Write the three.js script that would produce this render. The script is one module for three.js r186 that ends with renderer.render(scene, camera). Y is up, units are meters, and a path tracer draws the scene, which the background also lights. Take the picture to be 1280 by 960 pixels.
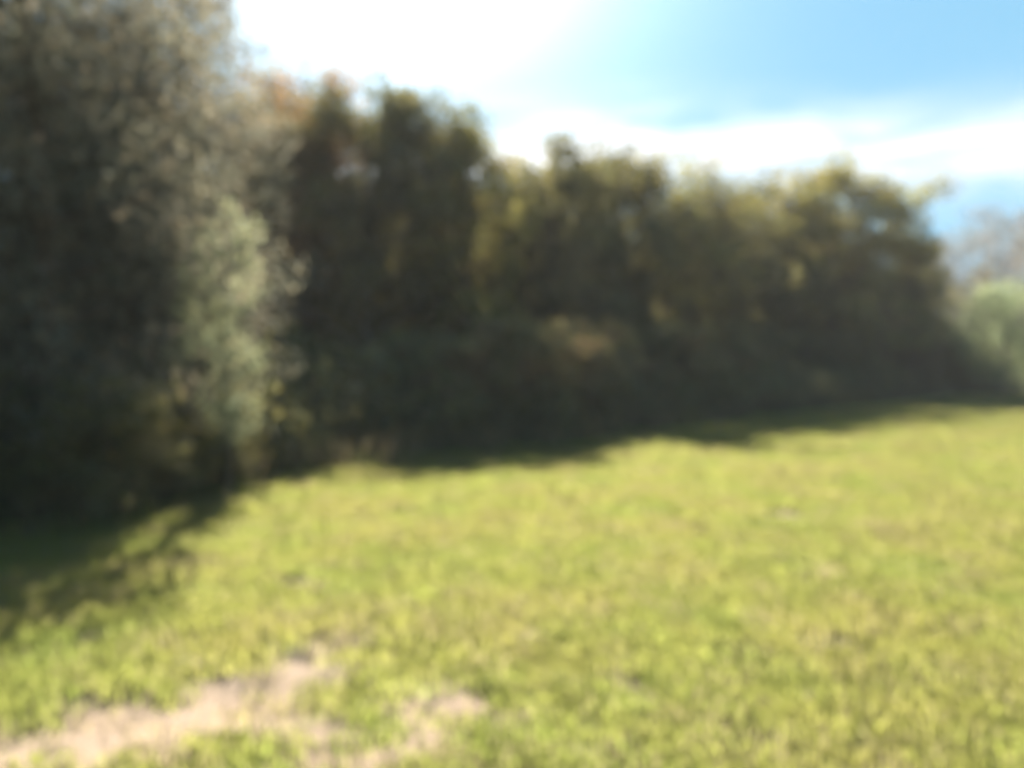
import * as THREE from 'three';
import { mergeGeometries } from 'three/addons/utils/BufferGeometryUtils.js';
import { createNoise2D, createNoise3D } from 'simplex-noise';

// ---------------------------------------------------------------- camera, sky, sun, exposure
const scene = new THREE.Scene();
const F = 1005;                                  // focal length in pixels of the 1280 px wide photograph
const HORIZON = 455, EYE = 1.6;
const camera = new THREE.PerspectiveCamera(2 * Math.atan(480 / F) * 180 / Math.PI, 4 / 3, 0.05, 1500);
camera.position.set(0, EYE, 0);
camera.rotation.x = -Math.atan((480 - HORIZON) / F);
camera.focus = 0.15;                             // the lens was left focused close: the whole meadow is soft
camera.userData.fStop = 10;

const SUN_EL = 34 * Math.PI / 180, SUN_AZ = -10 * Math.PI / 180;
const sunDir = new THREE.Vector3(Math.sin(SUN_AZ) * Math.cos(SUN_EL), Math.sin(SUN_EL), -Math.cos(SUN_AZ) * Math.cos(SUN_EL));
const EXPOSURE = 6.3;

function mulberry(a) {
  return function () {
    a |= 0; a = a + 0x6D2B79F5 | 0;
    let t = Math.imul(a ^ a >>> 15, 1 | a);
    t = t + Math.imul(t ^ t >>> 7, 61 | t) ^ t;
    return ((t ^ t >>> 14) >>> 0) / 4294967296;
  };
}
const smooth = (a, b, x) => { const t = Math.min(1, Math.max(0, (x - a) / (b - a))); return t * t * (3 - 2 * t); };
const mix = (a, b, t) => a + (b - a) * t;
const n2 = createNoise2D(mulberry(11)), n3 = createNoise3D(mulberry(12));
function fbm2(x, y, o = 4) { let s = 0, a = 0.5; for (let i = 0; i < o; i++) { s += a * n2(x, y); x = x * 2.03 + 7.1; y = y * 2.03 - 3.7; a *= 0.5; } return s; }
function fbm3(x, y, z, o = 4) { let s = 0, a = 0.5; for (let i = 0; i < o; i++) { s += a * n3(x, y, z); x = x * 2.03 + 7.1; y = y * 2.03 - 3.7; z = z * 2.03 + 1.9; a *= 0.5; } return s; }

{
  // air and thin streaks of high cloud, all round the sky
  const W = 2048, H = 1024, d = new Float32Array(W * H * 4);
  for (let j = 0; j < H; j++) {
    const el = ((j + 0.5) / H - 0.5) * Math.PI, y = Math.sin(el), c = Math.cos(el), deg = el * 180 / Math.PI;
    for (let i = 0; i < W; i++) {
      const az = ((i + 0.5) / W - 0.5) * 2 * Math.PI, x = Math.cos(az) * c, z = Math.sin(az) * c;
      const th = Math.acos(Math.min(1, x * sunDir.x + y * sunDir.y + z * sunDir.z)) * 180 / Math.PI;
      const up = Math.max(0, y);
      const t = Math.pow(up, 0.55);
      let r = mix(0.080, 0.020, t), g = mix(0.145, 0.068, t), b = mix(0.185, 0.118, t);
      const glow = 1.7 * Math.exp(-th / 6);
      r += glow * 0.95; g += glow * 1.0; b += glow * 1.0;
      // streaks: the long axis runs round the horizon
      const w = 0.45 * fbm3(x * 1.6, y * 3, z * 1.6, 3);
      const s = fbm3(x * 2.2 + w, y * 11 + w * 1.5, z * 2.2 - w, 5);
      const band = Math.exp(-Math.pow((deg - 13.6 - 1.6 * n2(x * 1.3 + 4, z * 1.3)) / 2.5, 2));
      const high = 0.2 * smooth(0.05, 0.55, s) * smooth(20, 40, deg);
      let cl = Math.min(1, Math.max(0, band * (0.52 + 0.9 * s + 0.5 * fbm3(x * 5 + w, y * 34 + w * 3, z * 5, 4)) + high)) * smooth(-1, 4, deg);
      const cb = 0.175 + 0.25 * Math.exp(-th / 22);
      r = mix(r, Math.max(r, cb * 0.98), cl); g = mix(g, Math.max(g, cb), cl); b = mix(b, Math.max(b, cb * 1.02), cl);
      if (deg < 0) { r = 0.06; g = 0.07; b = 0.05; }
      const k = (j * W + i) * 4; d[k] = r; d[k + 1] = g; d[k + 2] = b; d[k + 3] = 1;
    }
  }
  const sky = new THREE.DataTexture(d, W, H, THREE.RGBAFormat, THREE.FloatType);
  sky.mapping = THREE.EquirectangularReflectionMapping; sky.magFilter = THREE.LinearFilter; sky.minFilter = THREE.LinearFilter; sky.needsUpdate = true;
  scene.background = sky; scene.environment = sky;
}

const sun = new THREE.DirectionalLight(new THREE.Color(1, 0.93, 0.80), 5);
sun.position.copy(sunDir).multiplyScalar(120); sun.target.position.set(0, 0, -20);
sun.position.add(sun.target.position);
sun.castShadow = true; sun.shadow.mapSize.set(4096, 4096); sun.shadow.bias = -0.0005;
Object.assign(sun.shadow.camera, { left: -60, right: 60, top: 60, bottom: -60, near: 1, far: 300 });
scene.add(sun, sun.target);

const renderer = new THREE.WebGLRenderer({ antialias: true });
renderer.setSize(1024, 768);
renderer.toneMapping = THREE.LinearToneMapping;
renderer.toneMappingExposure = EXPOSURE;
renderer.shadowMap.enabled = true;

// ---------------------------------------------------------------- naming
const taken = {};
function numbered(n) { const k = taken[n] = (taken[n] ?? -1) + 1; return k ? `${n}_${String(k).padStart(3, '0')}` : n; }
function tag(o, label, category, group, kind) { o.userData.label = label; o.userData.category = category; if (group) o.userData.group = group; if (kind) o.userData.kind = kind; return o; }
function shade(o) { o.traverse(c => { if (c.isMesh) { c.castShadow = true; c.receiveShadow = true; } }); return o; }
// place on the ground: column of the photograph + distance in metres along the view axis
const at = (px, d) => [(px - 640) / F * d, -d];
const topAt = (y, d) => (HORIZON - y) / F * d + EYE;

// ---------------------------------------------------------------- ground
const woodEdge = [[-40, 6.5], [-12, 6.8], [-5, 7.8], [-4.0, 9], [-3.7, 10.5], [-3.1, 13], [-1.8, 14.2], [-0.5, 15], [0.8, 16.5], [2.8, 20], [5.2, 22.5], [8.2, 26], [12.7, 31], [20, 38], [25.5, 42], [60, 60], [300, 160]];
function edgeZ(x) {                              // distance at which the wood begins
  for (let i = 1; i < woodEdge.length; i++) if (x < woodEdge[i][0]) { const [a, b] = woodEdge[i - 1], [c, d] = woodEdge[i]; return mix(b, d, Math.max(0, (x - a) / (c - a))); }
  return 160;
}
// bare earth seen in the photograph: [x, distance, half length, half width, turn]
const bare = [
  [-2.15, 3.30, 0.62, 0.27, 0.1], [-1.50, 3.66, 0.64, 0.40, 0.3], [-1.18, 4.15, 0.41, 0.23, 0.4], [-0.98, 4.62, 0.27, 0.16, 0.3], [-0.62, 3.32, 0.42, 0.27, 0.2], [-0.30, 3.78, 0.30, 0.30, 0.6], [-0.06, 3.60, 0.21, 0.14, 0], [-1.9, 3.85, 0.26, 0.15, 0.3],
  [-2.45, 4.65, 0.14, 0.19, 0], [-2.1, 4.75, 0.15, 0.21, 0], [-0.84, 4.75, 0.14, 0.21, 0.3], [-0.80, 5.65, 0.14, 0.12, 0.3], [0.30, 4.95, 0.18, 0.17, 0], [0.58, 3.95, 0.14, 0.23, 0.3], [0.95, 3.35, 0.15, 0.21, 0.2], [2.95, 8.6, 0.27, 0.36, 0], [1.5, 3.3, 0.13, 0.16, 0], [0.42, 3.3, 0.14, 0.16, 0], [1.15, 4.3, 0.15, 0.15, 0.4], [1.9, 4.6, 0.14, 0.15, 0.2], [2.3, 6.2, 0.21, 0.21, 0], [-1.6, 6.0, 0.16, 0.21, 0],
];
function dirt(x, z) {                            // 0 turf .. 1 bare earth
  const d = -z; let m = 0;
  const wx = x + 0.26 * fbm2(x * 2.6, z * 2.6, 3), wd = d + 0.42 * fbm2(x * 2.6 + 30, z * 2.6, 3);
  for (const [bx, bd, a, b, t] of bare) {
    const c = Math.cos(t), s = Math.sin(t), u = ((wx - bx) * c + (wd - bd) * s) / a, v = (-(wx - bx) * s + (wd - bd) * c) / b;
    m = Math.max(m, 1 - smooth(0.75, 1.35, Math.hypot(u, v)));
  }
  const scatter = fbm2(x * 1.3 + 60, z * 1.3, 4);
  return Math.max(m, 0.85 * smooth(mix(0.26, 0.40, smooth(4, 8, d)), 0.55, scatter));
}
function height(x, z) {
  const d = -z;
  let h = 0.35 * fbm2(x * 0.02 + 3, z * 0.02, 2) * smooth(8, 60, Math.hypot(x, z));
  h += 0.05 * fbm2(x * 0.55, z * 0.55, 3) * smooth(0, 4, d + 2) + 0.02 * fbm2(x * 2.6 + 9, z * 2.6, 3);
  return h - 0.035 * dirt(x, z);
}
{
  const N = 440, p = [], col = [], uv = [], idx = [], c = new THREE.Color();
  const axis = (k, a, b, o) => o + a * Math.sinh(b * (k / N * 2 - 1));
  for (let j = 0; j <= N; j++) for (let i = 0; i <= N; i++) {
    const x = axis(i, 3, 5.1, 0), z = axis(j, 3, 5.1, -4.5);
    p.push(x, height(x, z), z); uv.push(x, z);
    const litter = smooth(-1.5, 1.5, -z - edgeZ(x) + 1.6 * fbm2(x * 0.4, z * 0.4, 3));
    const m = dirt(x, z), k = 0.5 + 0.5 * fbm2(x * 3 + 5, z * 3, 3), k2 = 0.5 + 0.5 * fbm2(x * 0.35, z * 0.35 + 40, 3);
    // soil under turf and dry thatch, bare pale earth, brown leaf litter
    let r = mix(mix(0.18, 0.22, k), 0.22, k2 * 0.5), g = mix(mix(0.17, 0.20, k), 0.20, k2 * 0.5), b = mix(0.050, 0.068, k);
    r = mix(r, mix(0.145, 0.215, k), m); g = mix(g, mix(0.100, 0.146, k), m); b = mix(b, mix(0.064, 0.092, k), m);
    r = mix(r, mix(0.13, 0.18, k), litter); g = mix(g, mix(0.10, 0.135, k), litter); b = mix(b, mix(0.06, 0.08, k), litter);
    col.push(r, g, b);
  }
  for (let j = 0; j < N; j++) for (let i = 0; i < N; i++) { const a = j * (N + 1) + i; idx.push(a, a + N + 1, a + 1, a + 1, a + N + 1, a + N + 2); }
  const g = new THREE.BufferGeometry();
  g.setAttribute('position', new THREE.Float32BufferAttribute(p, 3)); g.setAttribute('color', new THREE.Float32BufferAttribute(col, 3)); g.setAttribute('uv', new THREE.Float32BufferAttribute(uv, 2));
  g.setIndex(idx); g.computeVertexNormals();
  const S = 512, grain = new Uint8Array(S * S * 4), bump = new Uint8Array(S * S * 4), rnd = mulberry(5);
  for (let j = 0; j < S; j++) for (let i = 0; i < S; i++) {
    const a = i / S * 2 * Math.PI, b = j / S * 2 * Math.PI, q = fbm3(Math.cos(a) * 6 + Math.cos(b) * 2, Math.sin(a) * 6, Math.sin(b) * 6 + Math.cos(b) * 3, 5);
    const v = 0.84 + 0.22 * q + 0.14 * (rnd() - 0.5), k = (j * S + i) * 4, u = Math.max(0, Math.min(255, v * 255));
    grain[k] = u; grain[k + 1] = u; grain[k + 2] = u; grain[k + 3] = 255;
    const h = Math.max(0, Math.min(255, (0.5 + 0.6 * q + 0.3 * (rnd() - 0.5)) * 255)); bump[k] = bump[k + 1] = bump[k + 2] = h; bump[k + 3] = 255;
  }
  const tex = a => { const t = new THREE.DataTexture(a, S, S); t.wrapS = t.wrapT = THREE.RepeatWrapping; t.magFilter = THREE.LinearFilter; t.repeat.set(0.7, 0.7); t.needsUpdate = true; return t; };
  const m = new THREE.MeshStandardMaterial({ vertexColors: true, map: tex(grain), bumpMap: tex(bump), bumpScale: 0.012, roughness: 1 });
  const o = new THREE.Mesh(g, m); o.name = 'meadow_ground'; o.userData.kind = 'structure';
  tag(o, 'gently uneven meadow ground with pale bare earth patches', 'ground', null, 'structure'); o.receiveShadow = true; scene.add(o);
}
console.log('ground');

// ---------------------------------------------------------------- leaf and wood builders
const leafMat = (o = {}) => new THREE.MeshPhysicalMaterial({ color: 0xffffff, vertexColors: true, roughness: 1, transmission: 0.58, thickness: 0, side: THREE.DoubleSide, specularIntensity: 0.25, ...o });
const M = {
  leaf: leafMat(), grass: leafMat({ transmission: 0.58, vertexColors: false, specularIntensity: 0.15 }),
  bark: null, paleBark: null,
};
{
  const mk = (seed, a, b) => {
    const S = 256, t = new Uint8Array(S * S * 4), bm = new Uint8Array(S * S * 4), n = createNoise3D(mulberry(seed));
    for (let j = 0; j < S; j++) for (let i = 0; i < S; i++) {
      const an = i / S * 2 * Math.PI, q = 0.6 * n(Math.cos(an) * 5, Math.sin(an) * 5, j / S * 5) + 0.4 * n(Math.cos(an) * 14, Math.sin(an) * 14, j / S * 9), v = 0.5 + 0.5 * q, k = (j * S + i) * 4;
      for (let c = 0; c < 3; c++) t[k + c] = 255 * Math.max(0, Math.min(1, mix(a[c], b[c], v))); t[k + 3] = 255;
      bm[k] = bm[k + 1] = bm[k + 2] = 255 * v; bm[k + 3] = 255;
    }
    const T = x => { const d = new THREE.DataTexture(x, S, S); d.wrapS = d.wrapT = THREE.RepeatWrapping; d.magFilter = THREE.LinearFilter; d.needsUpdate = true; return d; };
    const map = T(t); map.colorSpace = THREE.SRGBColorSpace;
    return new THREE.MeshStandardMaterial({ map, bumpMap: T(bm), bumpScale: 0.015, roughness: 0.95 });
  };
  M.bark = mk(3, [0.20, 0.17, 0.14], [0.42, 0.37, 0.32]); M.paleBark = mk(4, [0.34, 0.32, 0.30], [0.58, 0.55, 0.51]);
}
function limb(pts, r0, r1, sides = 6) {          // a tapered, bent stem through points
  const curve = new THREE.CatmullRomCurve3(pts), n = Math.max(3, pts.length * 2), g = new THREE.TubeGeometry(curve, n, 1, sides, false), p = g.attributes.position, c = new THREE.Vector3(), v = new THREE.Vector3();
  for (let i = 0; i <= n; i++) {
    curve.getPointAt(i / n, c); const r = mix(r0, r1, Math.pow(i / n, 0.8));
    for (let k = 0; k <= sides; k++) { const q = i * (sides + 1) + k; v.fromBufferAttribute(p, q).sub(c).multiplyScalar(r).add(c); p.setXYZ(q, v.x, v.y, v.z); }
  }
  const u = g.attributes.uv; for (let i = 0; i < u.count; i++) u.setXY(i, u.getY(i), u.getX(i) * 3);
  return g;
}
class Leaves {
  constructor(seed) { this.p = []; this.n = []; this.c = []; this.i = []; this.r = mulberry(seed); }
  leaf(x, y, z, dx, dy, dz, len, wid, col) {     // a four-cornered leaf, folded a little along its midrib
    const r = this.r; let l = Math.hypot(dx, dy, dz) || 1; dx /= l; dy /= l; dz /= l;
    let ax = r() - 0.5, ay = r() - 0.5, az = r() - 0.5;
    let sx = dy * az - dz * ay, sy = dz * ax - dx * az, sz = dx * ay - dy * ax; l = Math.hypot(sx, sy, sz) || 1; sx /= l; sy /= l; sz /= l;
    const nx = dy * sz - dz * sy, ny = dz * sx - dx * sz, nz = dx * sy - dy * sx, b = this.p.length / 3, h = wid / 2, f = wid * 0.18, m = len * 0.45;
    this.p.push(x, y, z, x + dx * m + sx * h + nx * f, y + dy * m + sy * h + ny * f, z + dz * m + sz * h + nz * f, x + dx * len, y + dy * len, z + dz * len, x + dx * m - sx * h + nx * f, y + dy * m - sy * h + ny * f, z + dz * m - sz * h + nz * f);
    for (let k = 0; k < 4; k++) { this.n.push(nx, ny, nz); this.c.push(col[0], col[1], col[2]); }
    this.i.push(b, b + 2, b + 1, b, b + 3, b + 2);
  }
  clump(x, y, z, rad, count, len, wid, col, vary, droop = 0) {
    const r = this.r;
    for (let k = 0; k < count; k++) {
      let a, b, c; do { a = 2 * r() - 1; b = 2 * r() - 1; c = 2 * r() - 1; } while (a * a + b * b + c * c > 1);
      const q = 1 + vary * (r() - 0.5) * 2, w = (r() - 0.5) * vary * 0.7, s = 0.7 + 0.6 * r();
      this.leaf(x + a * rad, y + b * rad * 0.8, z + c * rad, a + (r() - 0.5) * 1.6, b + (r() - 0.5) * 1.6 - droop, c + (r() - 0.5) * 1.6, len * s, wid * s, [col[0] * q * (1 + w), col[1] * q, col[2] * q * (1 - w)]);
    }
  }
  build() {
    const g = new THREE.BufferGeometry();
    g.setAttribute('position', new THREE.Float32BufferAttribute(this.p, 3)); g.setAttribute('normal', new THREE.Float32BufferAttribute(this.n, 3)); g.setAttribute('color', new THREE.Float32BufferAttribute(this.c, 3));
    g.setIndex(this.i); return g;
  }
}
/* A tree of unit-free metres: h height, w crown half width, base height of the lowest limbs, env(t) outline of the crown (0 base .. 1 top) */
function tree(o) {
  const r = mulberry(o.seed), V = (x, y, z) => new THREE.Vector3(x, y, z), wood = [], L = new Leaves(o.seed + 1);
  const stems = o.stems ?? 1, lean = o.lean ?? 0.05;
  for (let s = 0; s < stems; s++) {
    const a0 = r() * 6.28, spread = stems > 1 ? o.w * 0.45 : o.h * lean, pts = [];
    for (let k = 0; k <= 5; k++) { const t = k / 5; pts.push(V(Math.cos(a0) * spread * t * (0.4 + 0.6 * t) + (r() - 0.5) * 0.03 * o.h * Math.min(1, k), t * o.h * 0.93 - (k ? 0 : 0.15), Math.sin(a0) * spread * t * (0.4 + 0.6 * t) + (r() - 0.5) * 0.03 * o.h * Math.min(1, k))); }
    const trunk = new THREE.CatmullRomCurve3(pts), tr = o.trunk / Math.sqrt(stems);
    wood.push(limb(pts, tr, 0.015, 8));
    const n = Math.round(o.limbs / stems);
    for (let i = 0; i < n; i++) {
      const t = mix(o.base / o.h, 0.97, (i + r() * 0.8) / n), ang = i * 2.4 + r() * 0.9 + a0, f = (t - o.base / o.h) / (1 - o.base / o.h);
      const reach = o.w * o.env(f) * (0.72 + 0.4 * r()), st = trunk.getPointAt(Math.min(1, t * 0.93)), rise = (o.rise ?? 0.5) * reach * (0.5 + r());
      const end = V(st.x + Math.cos(ang) * reach, st.y + rise * (1 - 0.5 * f), st.z + Math.sin(ang) * reach), mid = V(mix(st.x, end.x, 0.5), mix(st.y, end.y, 0.5) + (r() - 0.35) * 0.18 * reach, mix(st.z, end.z, 0.5));
      const lp = [st, mid, end]; const lr = Math.max(0.012, tr * 0.42 * (1 - 0.75 * f)); wood.push(limb(lp, lr, 0.008, 5));
      const lc = new THREE.CatmullRomCurve3(lp), nt = o.twigs ?? 5;
      for (let k = 0; k < nt; k++) {
        const u = mix(0.3, 1, (k + 0.6) / nt), q = lc.getPointAt(Math.min(1, u)), g = 0.25 * reach * (1.2 - 0.5 * u) + 0.15;
        const e = V(q.x + (r() - 0.5) * 2 * g, q.y + (r() - 0.3) * 1.4 * g, q.z + (r() - 0.5) * 2 * g);
        if (o.bare) {                            // leafless twigs
          wood.push(limb([q, V((q.x + e.x) / 2, (q.y + e.y) / 2 + 0.05, (q.z + e.z) / 2), e], 0.014, 0.006, 3));
          for (let m = 0; m < 5; m++) { const e2 = V(e.x + (r() - 0.5) * 1.3, e.y + (r() - 0.1) * 1.1, e.z + (r() - 0.5) * 1.3), m2 = V((q.x + e.x) / 2, (q.y + e.y) / 2, (q.z + e.z) / 2); wood.push(limb([m2, e.clone().lerp(m2, 0.3), e2], 0.010, 0.004, 3)); }
        } else if (k % 2 === 0) wood.push(limb([q, V((q.x + e.x) / 2, (q.y + e.y) / 2 + 0.05, (q.z + e.z) / 2), e], 0.012, 0.005, 3));
        const cs = o.clump * (0.65 + 0.7 * r()), tint = 0.8 + 0.4 * r(), col = r() < (o.mixed ?? 0.15) ? o.color2 : o.color;
        L.clump(e.x, e.y, e.z, cs, Math.round(o.leaves * cs * cs / (o.clump * o.clump)), o.len, o.wid, [col[0] * tint, col[1] * tint, col[2] * tint], 0.3, o.droop ?? 0.2);
      }
    }
    const top = pts[5]; L.clump(top.x, top.y, top.z, o.clump * 0.8, o.leaves, o.len, o.wid, o.color, 0.3);
  }
  const W = mergeGeometries(wood); wood.forEach(g => g.dispose());
  const root = new THREE.Group(), a = new THREE.Mesh(W, o.pale ? M.paleBark : M.bark), b = new THREE.Mesh(L.build(), M.leaf); a.name = o.shrub ? 'stem' : 'trunk'; b.name = o.shrub ? 'foliage' : 'crown';
  root.add(a, b); root.userData.h = new THREE.Box3().setFromObject(root).max.y; root.userData.tris = L.i.length / 3 + W.index.count / 3;
  return root;
}
const round = f => Math.sqrt(Math.max(0.05, 1 - Math.pow(Math.abs(f - 0.4) / 0.66, 2)));
const oval = f => Math.sqrt(Math.max(0.06, 1 - Math.pow(Math.abs(f - 0.5) / 0.56, 2)));
const cone = f => Math.max(0.12, Math.pow(1 - f, 0.7) * (0.75 + 0.25 * smooth(0, 0.15, f)));
const full = f => Math.sqrt(Math.max(0.05, 1 - Math.pow(Math.max(0, f - 0.12) / 0.92, 2)));

const C = {
  oak: [0.095, 0.089, 0.034], oak2: [0.13, 0.112, 0.037], elm: [0.165, 0.152, 0.042], elm2: [0.20, 0.16, 0.04], rust: [0.24, 0.135, 0.05], rust2: [0.16, 0.125, 0.05],
  cedar: [0.115, 0.108, 0.074], cedar2: [0.15, 0.13, 0.09], pale: [0.165, 0.178, 0.100], pale2: [0.195, 0.195, 0.112], willow: [0.19, 0.225, 0.11], willow2: [0.235, 0.26, 0.14], grey: [0.17, 0.14, 0.115], grey2: [0.15, 0.14, 0.08],
};
const kinds = {
  oak_a: () => tree({ seed: 101, h: 10, w: 2.7, base: 1.0, env: round, trunk: 0.20, limbs: 29, twigs: 6, clump: 0.55, leaves: 99, len: 0.15, wid: 0.10, color: C.oak, color2: C.oak2, mixed: 0.3, pale: true }),
  oak_b: () => tree({ seed: 131, h: 10, w: 3.0, base: 0.9, env: oval, trunk: 0.22, limbs: 31, twigs: 6, clump: 0.60, leaves: 92, len: 0.15, wid: 0.10, color: C.oak, color2: C.oak2, mixed: 0.35, lean: 0.08 }),
  elm_a: () => tree({ seed: 151, h: 10.5, w: 2.5, base: 1.3, env: oval, trunk: 0.17, limbs: 29, twigs: 6, clump: 0.52, leaves: 87, len: 0.14, wid: 0.09, color: C.elm, color2: C.elm2, mixed: 0.3, rise: 0.8 }),
  elm_b: () => tree({ seed: 171, h: 10.5, w: 2.9, base: 1.0, env: round, trunk: 0.18, limbs: 30, twigs: 6, clump: 0.56, leaves: 87, len: 0.14, wid: 0.09, color: C.elm, color2: C.oak2, mixed: 0.4, rise: 0.7 }),
  rust: () => tree({ seed: 191, h: 11, w: 2.2, base: 1.4, env: oval, trunk: 0.16, limbs: 27, twigs: 6, clump: 0.50, leaves: 65, len: 0.14, wid: 0.09, color: C.rust, color2: C.rust2, mixed: 0.45, rise: 0.8 }),
  cedar_a: () => tree({ seed: 211, h: 9, w: 2.6, base: 0.5, env: full, trunk: 0.20, limbs: 44, twigs: 6, clump: 0.46, leaves: 80, len: 0.10, wid: 0.05, color: C.cedar, color2: C.cedar2, mixed: 0.3, rise: 0.25, droop: 0.4 }),
  cedar_b: () => tree({ seed: 231, h: 9.5, w: 2.4, base: 0.7, env: full, trunk: 0.19, limbs: 42, twigs: 6, clump: 0.48, leaves: 75, len: 0.10, wid: 0.05, color: C.cedar, color2: C.cedar2, mixed: 0.35, rise: 0.35, droop: 0.5 }),
  sapling: () => tree({ seed: 251, h: 3.7, w: 0.62, base: 0.55, env: oval, trunk: 0.05, limbs: 18, twigs: 4, clump: 0.22, leaves: 42, len: 0.07, wid: 0.045, color: C.pale, color2: C.pale2, mixed: 0.4, rise: 0.5, droop: 0.5 }),
  willow: () => tree({ seed: 271, h: 5.2, w: 2.9, base: 0.3, env: oval, trunk: 0.14, stems: 3, limbs: 30, twigs: 6, clump: 0.62, leaves: 55, len: 0.13, wid: 0.08, color: C.willow, color2: C.willow2, mixed: 0.4, shrub: true }),
  grey: () => tree({ seed: 291, h: 12, w: 3.2, base: 2.4, env: round, trunk: 0.20, limbs: 22, twigs: 6, clump: 0.8, leaves: 16, len: 0.16, wid: 0.10, color: C.grey, color2: C.grey2, mixed: 0.3, rise: 0.9, bare: true, pale: true }),
  brush: () => tree({ seed: 311, h: 3.2, w: 1.6, base: 0.2, env: round, trunk: 0.07, stems: 3, limbs: 21, twigs: 5, clump: 0.38, leaves: 48, len: 0.11, wid: 0.07, color: C.oak, color2: C.oak2, mixed: 0.3, shrub: true }),
  brush_c: () => tree({ seed: 351, h: 3.2, w: 1.3, base: 0.4, env: oval, trunk: 0.06, stems: 2, limbs: 18, twigs: 5, clump: 0.36, leaves: 48, len: 0.12, wid: 0.08, color: [0.150, 0.130, 0.05], color2: [0.17, 0.11, 0.05], mixed: 0.4, rise: 0.7, shrub: true }),
  brush_b: () => tree({ seed: 331, h: 2.6, w: 1.7, base: 0.15, env: round, trunk: 0.06, stems: 4, limbs: 20, twigs: 5, clump: 0.40, leaves: 44, len: 0.11, wid: 0.07, color: C.oak, color2: C.elm, mixed: 0.4, shrub: true }),
};
const made = {};
function plant(kind, name, px, d, h, turn, widen, label, category, group) {
  const fresh = !made[kind]; if (fresh) made[kind] = kinds[kind]();
  const src = made[kind], hh = src.userData.h, o = fresh ? src : src.clone();
  const [x, z] = at(px, d), s = h / hh;
  o.name = numbered(name); o.position.set(x, height(x, z) - 0.02, z); o.rotation.y = turn; o.scale.set(s * widen, s, s * widen);
  o.userData = { h: hh, tris: src.userData.tris }; tag(o, label, category, group); scene.add(shade(o)); return o;
}

// ---------------------------------------------------------------- trees
// the dark evergreens that stand out into the meadow
const CG = 'dark evergreens standing out into the meadow';
plant('cedar_a', 'evergreen_tree', 30, 12.2, 7.0, 0.3, 1.05, 'dark dense evergreen tree added beyond the left edge to cast shade', 'tree', CG);
plant('cedar_b', 'evergreen_tree', 180, 13.6, 9.8, 1.9, 0.88, 'dark dense evergreen tree added beyond the left edge to cast shade', 'tree', CG);
plant('cedar_b', 'evergreen_tree', -150, 8.8, 8.2, 4.2, 1.0, 'dark dense evergreen tree added beyond the left edge to cast shade', 'tree', CG);  // added out of frame and set near, so its shadow reaches the left grass
plant('cedar_a', 'evergreen_tree', 110, 17.5, 10.2, 2.7, 1.0, 'dark dense evergreen tree added beyond the left edge to cast shade', 'tree', CG);
plant('cedar_a', 'evergreen_tree', -40, 17, 9.4, 5.1, 1.1, 'dark dense evergreen tree added beyond the left edge to cast shade', 'tree', CG);
plant('cedar_b', 'evergreen_tree', 235, 19, 12, 0.9, 0.9, 'dark dense evergreen tree added beyond the left edge to cast shade', 'tree', CG);
plant('cedar_a', 'evergreen_tree', -110, 13, 9.6, 1.3, 1.0, 'dark dense evergreen tree added beyond the left edge to cast shade', 'tree', CG);  // out-of-frame tree added behind the others to thicken the left shadow
plant('cedar_b', 'evergreen_tree', 66, 9.7, 8.4, 5.6, 0.96, 'dark dense evergreen tree added beyond the left edge to cast shade', 'tree', CG);
plant('cedar_a', 'evergreen_tree', 196, 12.4, 6.6, 3.4, 0.85, 'dark dense evergreen tree added beyond the left edge to cast shade', 'tree', CG);
plant('sapling', 'slender_tree', 284, 9.8, topAt(245, 9.8), 0.4, 0.66, 'slender pale green young tree at the end of the dark evergreens', 'tree');
// the wall of the wood, trees one behind another
const OG = 'olive broadleaf trees in the wall of the wood', EG = 'yellowish broadleaf trees in the wall of the wood';
const OL = 'olive green broadleaf tree with dark lower limbs in the wood edge', EL = 'tall broadleaf tree turning yellow olive in the wood edge';
plant('rust', 'russet_tree', 372, 28, topAt(52, 28), 1.0, 0.95, 'tall slender tree with orange russet top beside the dark evergreens', 'tree');
const wall = [
  ['oak_a', 455, 27.5, 92, 0.2, 0.9], ['oak_b', 520, 28.5, 104, 1.7, 0.85], ['elm_a', 578, 27.5, 128, 2.6, 0.9], ['oak_a', 412, 33, 105, 3.1, 0.9], ['oak_b', 340, 30, 110, 2.9, 0.8], ['oak_a', 560, 36, 215, 2.0, 0.9],
  ['oak_b', 690, 30, 162, 0.5, 1.05], ['oak_a', 765, 34, 172, 1.2, 1.1], ['elm_b', 830, 36, 186, 2.2, 1.1], ['oak_b', 895, 39, 206, 4.0, 1.05], ['elm_b', 955, 42, 232, 5.2, 1.0], ['elm_a', 925, 45, 228, 0.9, 1.0],
  ['elm_a', 1035, 41, 186, 0.8, 1.2], ['elm_b', 1105, 40.5, 212, 3.7, 1.0], ['oak_a', 648, 34, 205, 5.0, 0.9], ['elm_a', 725, 39, 205, 4.1, 1.0], ['oak_b', 1010, 48, 240, 1.4, 0.9], ['oak_a', 1142, 41.5, 285, 1.1, 0.75],
];
for (const [k, px, d, y, t, w] of wall) k[0] === 'o' ? plant(k, 'broadleaf_tree', px, d, topAt(y, d), t, w, OL, 'tree', OG) : plant(k, 'yellowing_tree', px, d, topAt(y, d), t, w, EL, 'tree', EG);
const back = [[400, 38, 207], [480, 40, 217], [600, 42, 232], [670, 43, 257], [800, 44, 257], [870, 46, 267], [980, 50, 282], [1030, 50, 282], [1120, 55, 325], [300, 36, 172], [200, 30, 142]];
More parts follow.
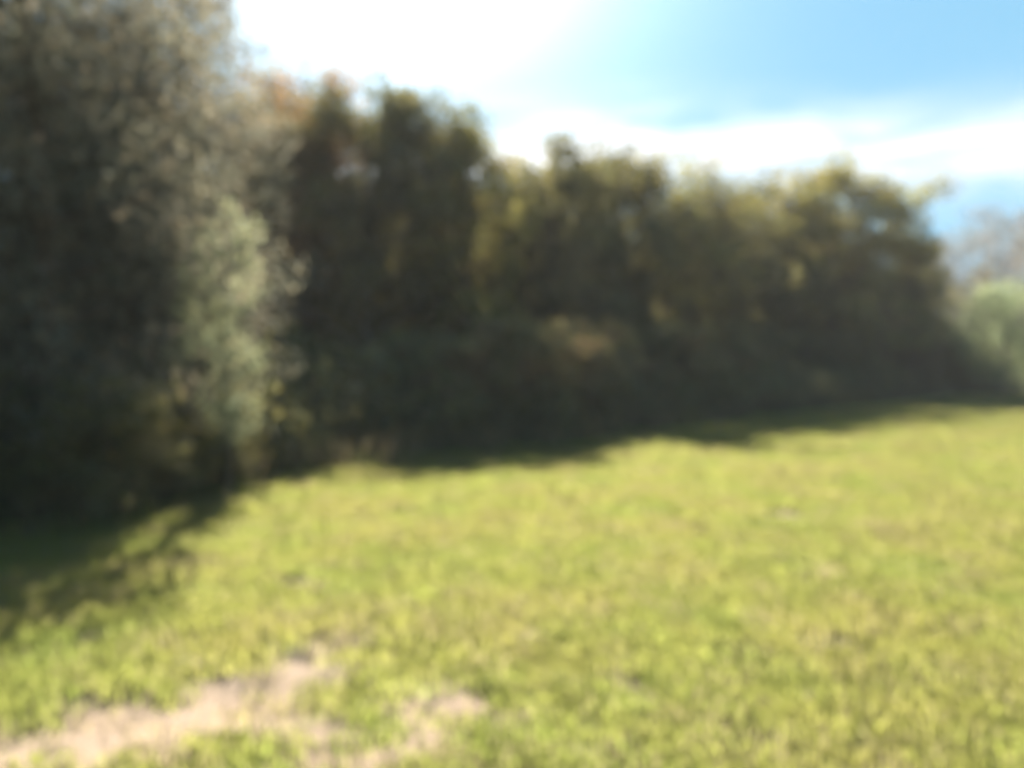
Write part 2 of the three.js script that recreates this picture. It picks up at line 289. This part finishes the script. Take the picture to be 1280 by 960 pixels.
back.forEach(([px, d, y], i) => i % 2 ? plant('oak_b', 'broadleaf_tree', px, d, topAt(y, d), i * 1.3, 1.05, OL, 'tree', OG) : plant('elm_b', 'yellowing_tree', px, d, topAt(y, d), i * 1.3, 1.0, EL, 'tree', EG));
const GG = 'nearly leafless grey trees beyond the meadow', GL = 'nearly leafless grey brown tree standing beyond the pale green shrub';
for (const [px, d, y, t, w] of [[1195, 62, 285, 0.3, 1.0], [1250, 60, 252, 1.9, 1.15], [1310, 64, 240, 3.3, 1.1], [1225, 72, 270, 4.4, 1.1], [1165, 70, 300, 5.3, 1.0], [1285, 74, 262, 2.6, 1.1]]) plant('grey', 'bare_tree', px, d, topAt(y, d), t, w, GL, 'tree', GG);
plant('grey', 'bare_tree', 968, 48, topAt(228, 48), 0.9, 0.75, 'grey leafless tree top showing above the yellowing trees', 'tree');
plant('willow', 'pale_shrub', 1250, 39.5, topAt(345, 39.5), 0.6, 1.0, 'large rounded pale green shrub standing at the far edge of the grass', 'shrub');
// shrubs along the foot of the wood
const BG = 'low dark shrubs along the foot of the wood', BL = 'low dark shrub in shade at the foot of the wood';
const low = [[345, 17, 2.6], [395, 18, 2.3], [440, 17.5, 2.4], [490, 18.5, 2.7], [545, 18.5, 2.3], [590, 19.5, 2.8], [640, 19.5, 2.5], [690, 21, 2.8], [740, 22.5, 2.6], [790, 24, 3.0], [840, 26.5, 2.9], [890, 29, 3.1], [940, 32, 3.4], [990, 35, 3.2], [1040, 36.5, 3.6], [1090, 38, 3.3], [1140, 40, 3.8], [1180, 44, 4.2], [1215, 50, 4.4], [1160, 48, 4.6], [1245, 54, 4.5], [1290, 54, 4.5], [420, 23, 2.6], [520, 24, 3.0], [620, 25, 2.5], [720, 27, 3.0], [820, 32, 2.8], [920, 36, 3.2], [1010, 39, 3.4], [10, 8.0, 1.7], [125, 8.5, 1.6], [205, 9.2, 1.5], [-110, 7.6, 1.8], [295, 15.5, 3], [288, 10.3, 1.0], [240, 10.0, 1.3], [1150, 42, 4.2], [1188, 42.5, 3.6], [1170, 46, 5]];
low.forEach(([px, d, h], i) => plant(i % 2 ? 'brush_b' : 'brush', 'shrub', px, d, h * (0.38 + 0.62 * Math.abs(Math.sin(i * 7.7))), i * 2.1, 1.0 + 0.25 * Math.sin(i * 5.3), BL, 'shrub', BG));
const YG = 'thin yellowing shrubs among the dark ones', YL = 'thin shrub with tan and yellow leaves before the dark wood';
[[598, 17.2, 2.4], [652, 18.5, 2.9], [700, 19.5, 2.5], [738, 21, 3.0], [862, 25.5, 3.2], [548, 17.5, 1.7], [915, 29.5, 2.6], [815, 24, 2.0]].forEach(([px, d, h], i) => plant('brush_c', 'yellowing_shrub', px, d, h, i * 1.7, 1, YL, 'shrub', YG));
plant('sapling', 'slender_tree', 462, 17.5, 2.1, 2.2, 1.2, 'small young tree standing alone in the shade before the wood', 'tree');
console.log('trees', scene.children.reduce((s, o) => s + (o.userData.tris ?? 0), 0));

// ---------------------------------------------------------------- undergrowth and the wood behind, past counting
function scatter(name, label, category, geo, mat, list) {
  const m = new THREE.InstancedMesh(geo, mat, list.length), q = new THREE.Object3D(), c = new THREE.Color();
  list.forEach((e, i) => { q.position.set(e.x, e.y, e.z); q.rotation.set(e.rx ?? 0, e.ry, 0); q.scale.set(e.s, e.sy ?? e.s, e.s); q.updateMatrix(); m.setMatrixAt(i, q.matrix); m.setColorAt(i, c.setRGB(...e.c)); });
  m.name = name; m.castShadow = m.receiveShadow = true; tag(m, label, category, null, 'stuff'); scene.add(m); return m;
}
{
  const r = mulberry(77), L = new Leaves(78); L.clump(0, 0.4, 0, 0.5, 70, 0.15, 0.09, [1, 1, 1], 0.3, 0.1); const g = L.build(), list = [];
  for (let k = 0; k < 5200; k++) {
    const x = mix(-22, 46, r()), d = edgeZ(x) + 1 + Math.pow(r(), 1.2) * 14, y = Math.pow(r(), 1.8) * (0.3 + 0.20 * Math.min(8, d - edgeZ(x))), q = 0.6 + 0.8 * r(), c = r() < 0.25 ? C.oak2 : C.oak;
    list.push({ x, y: y + height(x, -d) - 0.1, z: -d, ry: r() * 6.28, s: 0.7 + 0.7 * r(), c: c.map(v => v * q) });
  }
  scatter('undergrowth', 'dim brown green undergrowth filling the foot of the wood', 'undergrowth', g, M.leaf, list);
  const far = [];
  for (let k = 0; k < 5200; k++) {
    const x = mix(-75, 85, r()), d = Math.max(46, edgeZ(x) + 8) + r() * 22, hgt = 9.5 * (0.75 + 0.25 * n2(x * 0.2, d * 0.2)), q = 0.6 + 0.7 * r(), c = r() < 0.3 ? C.oak2 : C.oak;
    if (x / d > 0.5 && d < 66) continue;
    far.push({ x, y: Math.pow(r(), 0.8) * hgt - 0.2, z: -d, ry: r() * 6.28, s: 1.6 + 1.2 * r(), c: c.map(v => v * q) });
  }
  scatter('distant_woods', 'mass of far trees closing the view behind the wood edge', 'woods', g, M.leaf, far);
}

// ---------------------------------------------------------------- grass
function tuft(seed, blades, h, spread, w) {
  const r = mulberry(seed), p = [], n = [], idx = [];
  for (let k = 0; k < blades; k++) {
    const a = r() * 6.28, q = Math.sqrt(r()) * spread, x = Math.cos(a) * q, z = Math.sin(a) * q, b = r() * 6.28, hh = h * (0.5 + 0.7 * r()), bend = hh * (0.25 + 0.75 * r()), cb = Math.cos(b), sb = Math.sin(b), ww = w * (0.7 + 0.6 * r());
    const B = p.length / 3, sx = -sb * ww / 2, sz = cb * ww / 2;
    p.push(x - sx, -0.01, z - sz, x + sx, -0.01, z + sz, x + cb * bend * 0.3 + sx * 0.8, hh * 0.6, z + sb * bend * 0.3 + sz * 0.8, x + cb * bend * 0.3 - sx * 0.8, hh * 0.6, z + sb * bend * 0.3 - sz * 0.8, x + cb * bend, hh * 0.95, z + sb * bend);
    for (let m = 0; m < 5; m++) n.push(cb * 0.7, 0.7, sb * 0.7);
    idx.push(B, B + 2, B + 1, B, B + 3, B + 2, B + 3, B + 4, B + 2);
  }
  const g = new THREE.BufferGeometry(); g.setAttribute('position', new THREE.Float32BufferAttribute(p, 3)); g.setAttribute('normal', new THREE.Float32BufferAttribute(n, 3)); g.setIndex(idx); return g;
}
{
  const r = mulberry(401), green = [], dry = [];
  const zones = [[1.2, 7, 760, 1], [7, 14, 640, 1.05], [14, 26, 300, 1.3], [26, 62, 70, 2.0]];   // [from, to, tufts per square metre, size]
  for (const [a, b, den, size] of zones) {
    const wide = d => 0.72 * d + 2.2, area = (b - a) * (wide(a) + wide(b));
    for (let k = 0; k < area * den; k++) {
      const d = a + (b - a) * r(), x = (2 * r() - 1) * wide(b); if (Math.abs(x) > wide(d)) continue;
      if (d > edgeZ(x) + 1.5) continue;
      const z = -d, m = dirt(x, z), clumpy = fbm2(x * 1.7, z * 1.7 + 12, 3), lush = fbm2(x * 0.5 + 8, z * 0.5, 3), far = smooth(8, 24, d);
      if (m > 0.25 && r() < m * (0.97 + 0.5 * fbm2(x * 5, z * 5 + 70, 2))) continue;
      if (r() < 0.15 * smooth(0.1, -0.35, clumpy) * (1 - 0.7 * far)) continue;
      const dr = 0.08 + 0.4 * smooth(0.12, 0.45, fbm2(x * 1.9 + 21, z * 1.9, 3)) + 0.18 * smooth(0.05, -0.4, lush) + 0.35 * smooth(0.05, 0.6, m), s = size * (0.8 + 0.35 * r()) * (1 + 0.3 * clumpy * (1 - far)), q = 0.92 + 0.16 * r();
      const e = { x, y: height(x, z), z, ry: r() * 6.28, s, sy: s / Math.sqrt(size) * (0.85 + 0.3 * r()) };
      if (r() < dr) { e.c = [0.275 * q, 0.232 * q, 0.125 * q]; dry.push(e); }
      else { const t = 0.40 + 0.7 * lush + 0.3 * (r() - 0.5) + 0.4 * clumpy; e.c = [mix(0.280, 0.205, t) * q, mix(0.270, 0.245, t) * q, mix(0.074, 0.058, t) * q]; green.push(e); }
    }
  }
  console.log('tufts', green.length, dry.length);
  scatter('meadow_grass', 'short yellow green grass covering the sunlit meadow', 'grass', tuft(5, 24, 0.042, 0.14, 0.008), M.grass, green);
  scatter('dry_grass', 'straw coloured dry blades mixed through the meadow grass', 'grass', tuft(6, 15, 0.045, 0.14, 0.007), M.grass, dry);
}
{
  const r = mulberry(611), list = [];
  for (let k = 0; k < 2600; k++) {
    const x = mix(-9, 34, r()), d = edgeZ(x) - 1.4 + 3.4 * r(); if (fbm2(x * 0.6 + 90, d * 0.6, 2) < -0.05) continue;
    const q = 0.7 + 0.6 * r(), c = r() < 0.4 ? [0.15, 0.12, 0.065] : [0.095, 0.10, 0.04], s = 3 + 4.5 * r();
    list.push({ x, y: height(x, -d), z: -d, ry: r() * 6.28, s: s * 0.8, sy: s, c: c.map(v => v * q) });
  }
  scatter('tall_weeds', 'ragged tall weeds and brown stalks where the grass meets the wood', 'weeds', tuft(7, 12, 0.085, 0.08, 0.004), M.grass, list);
}
scene.fog = new THREE.FogExp2(new THREE.Color(0.98, 0.96, 1), 0.0005);  // thin tinted haze added to lift the dark trees, in place of lens glare
renderer.render(scene, camera);
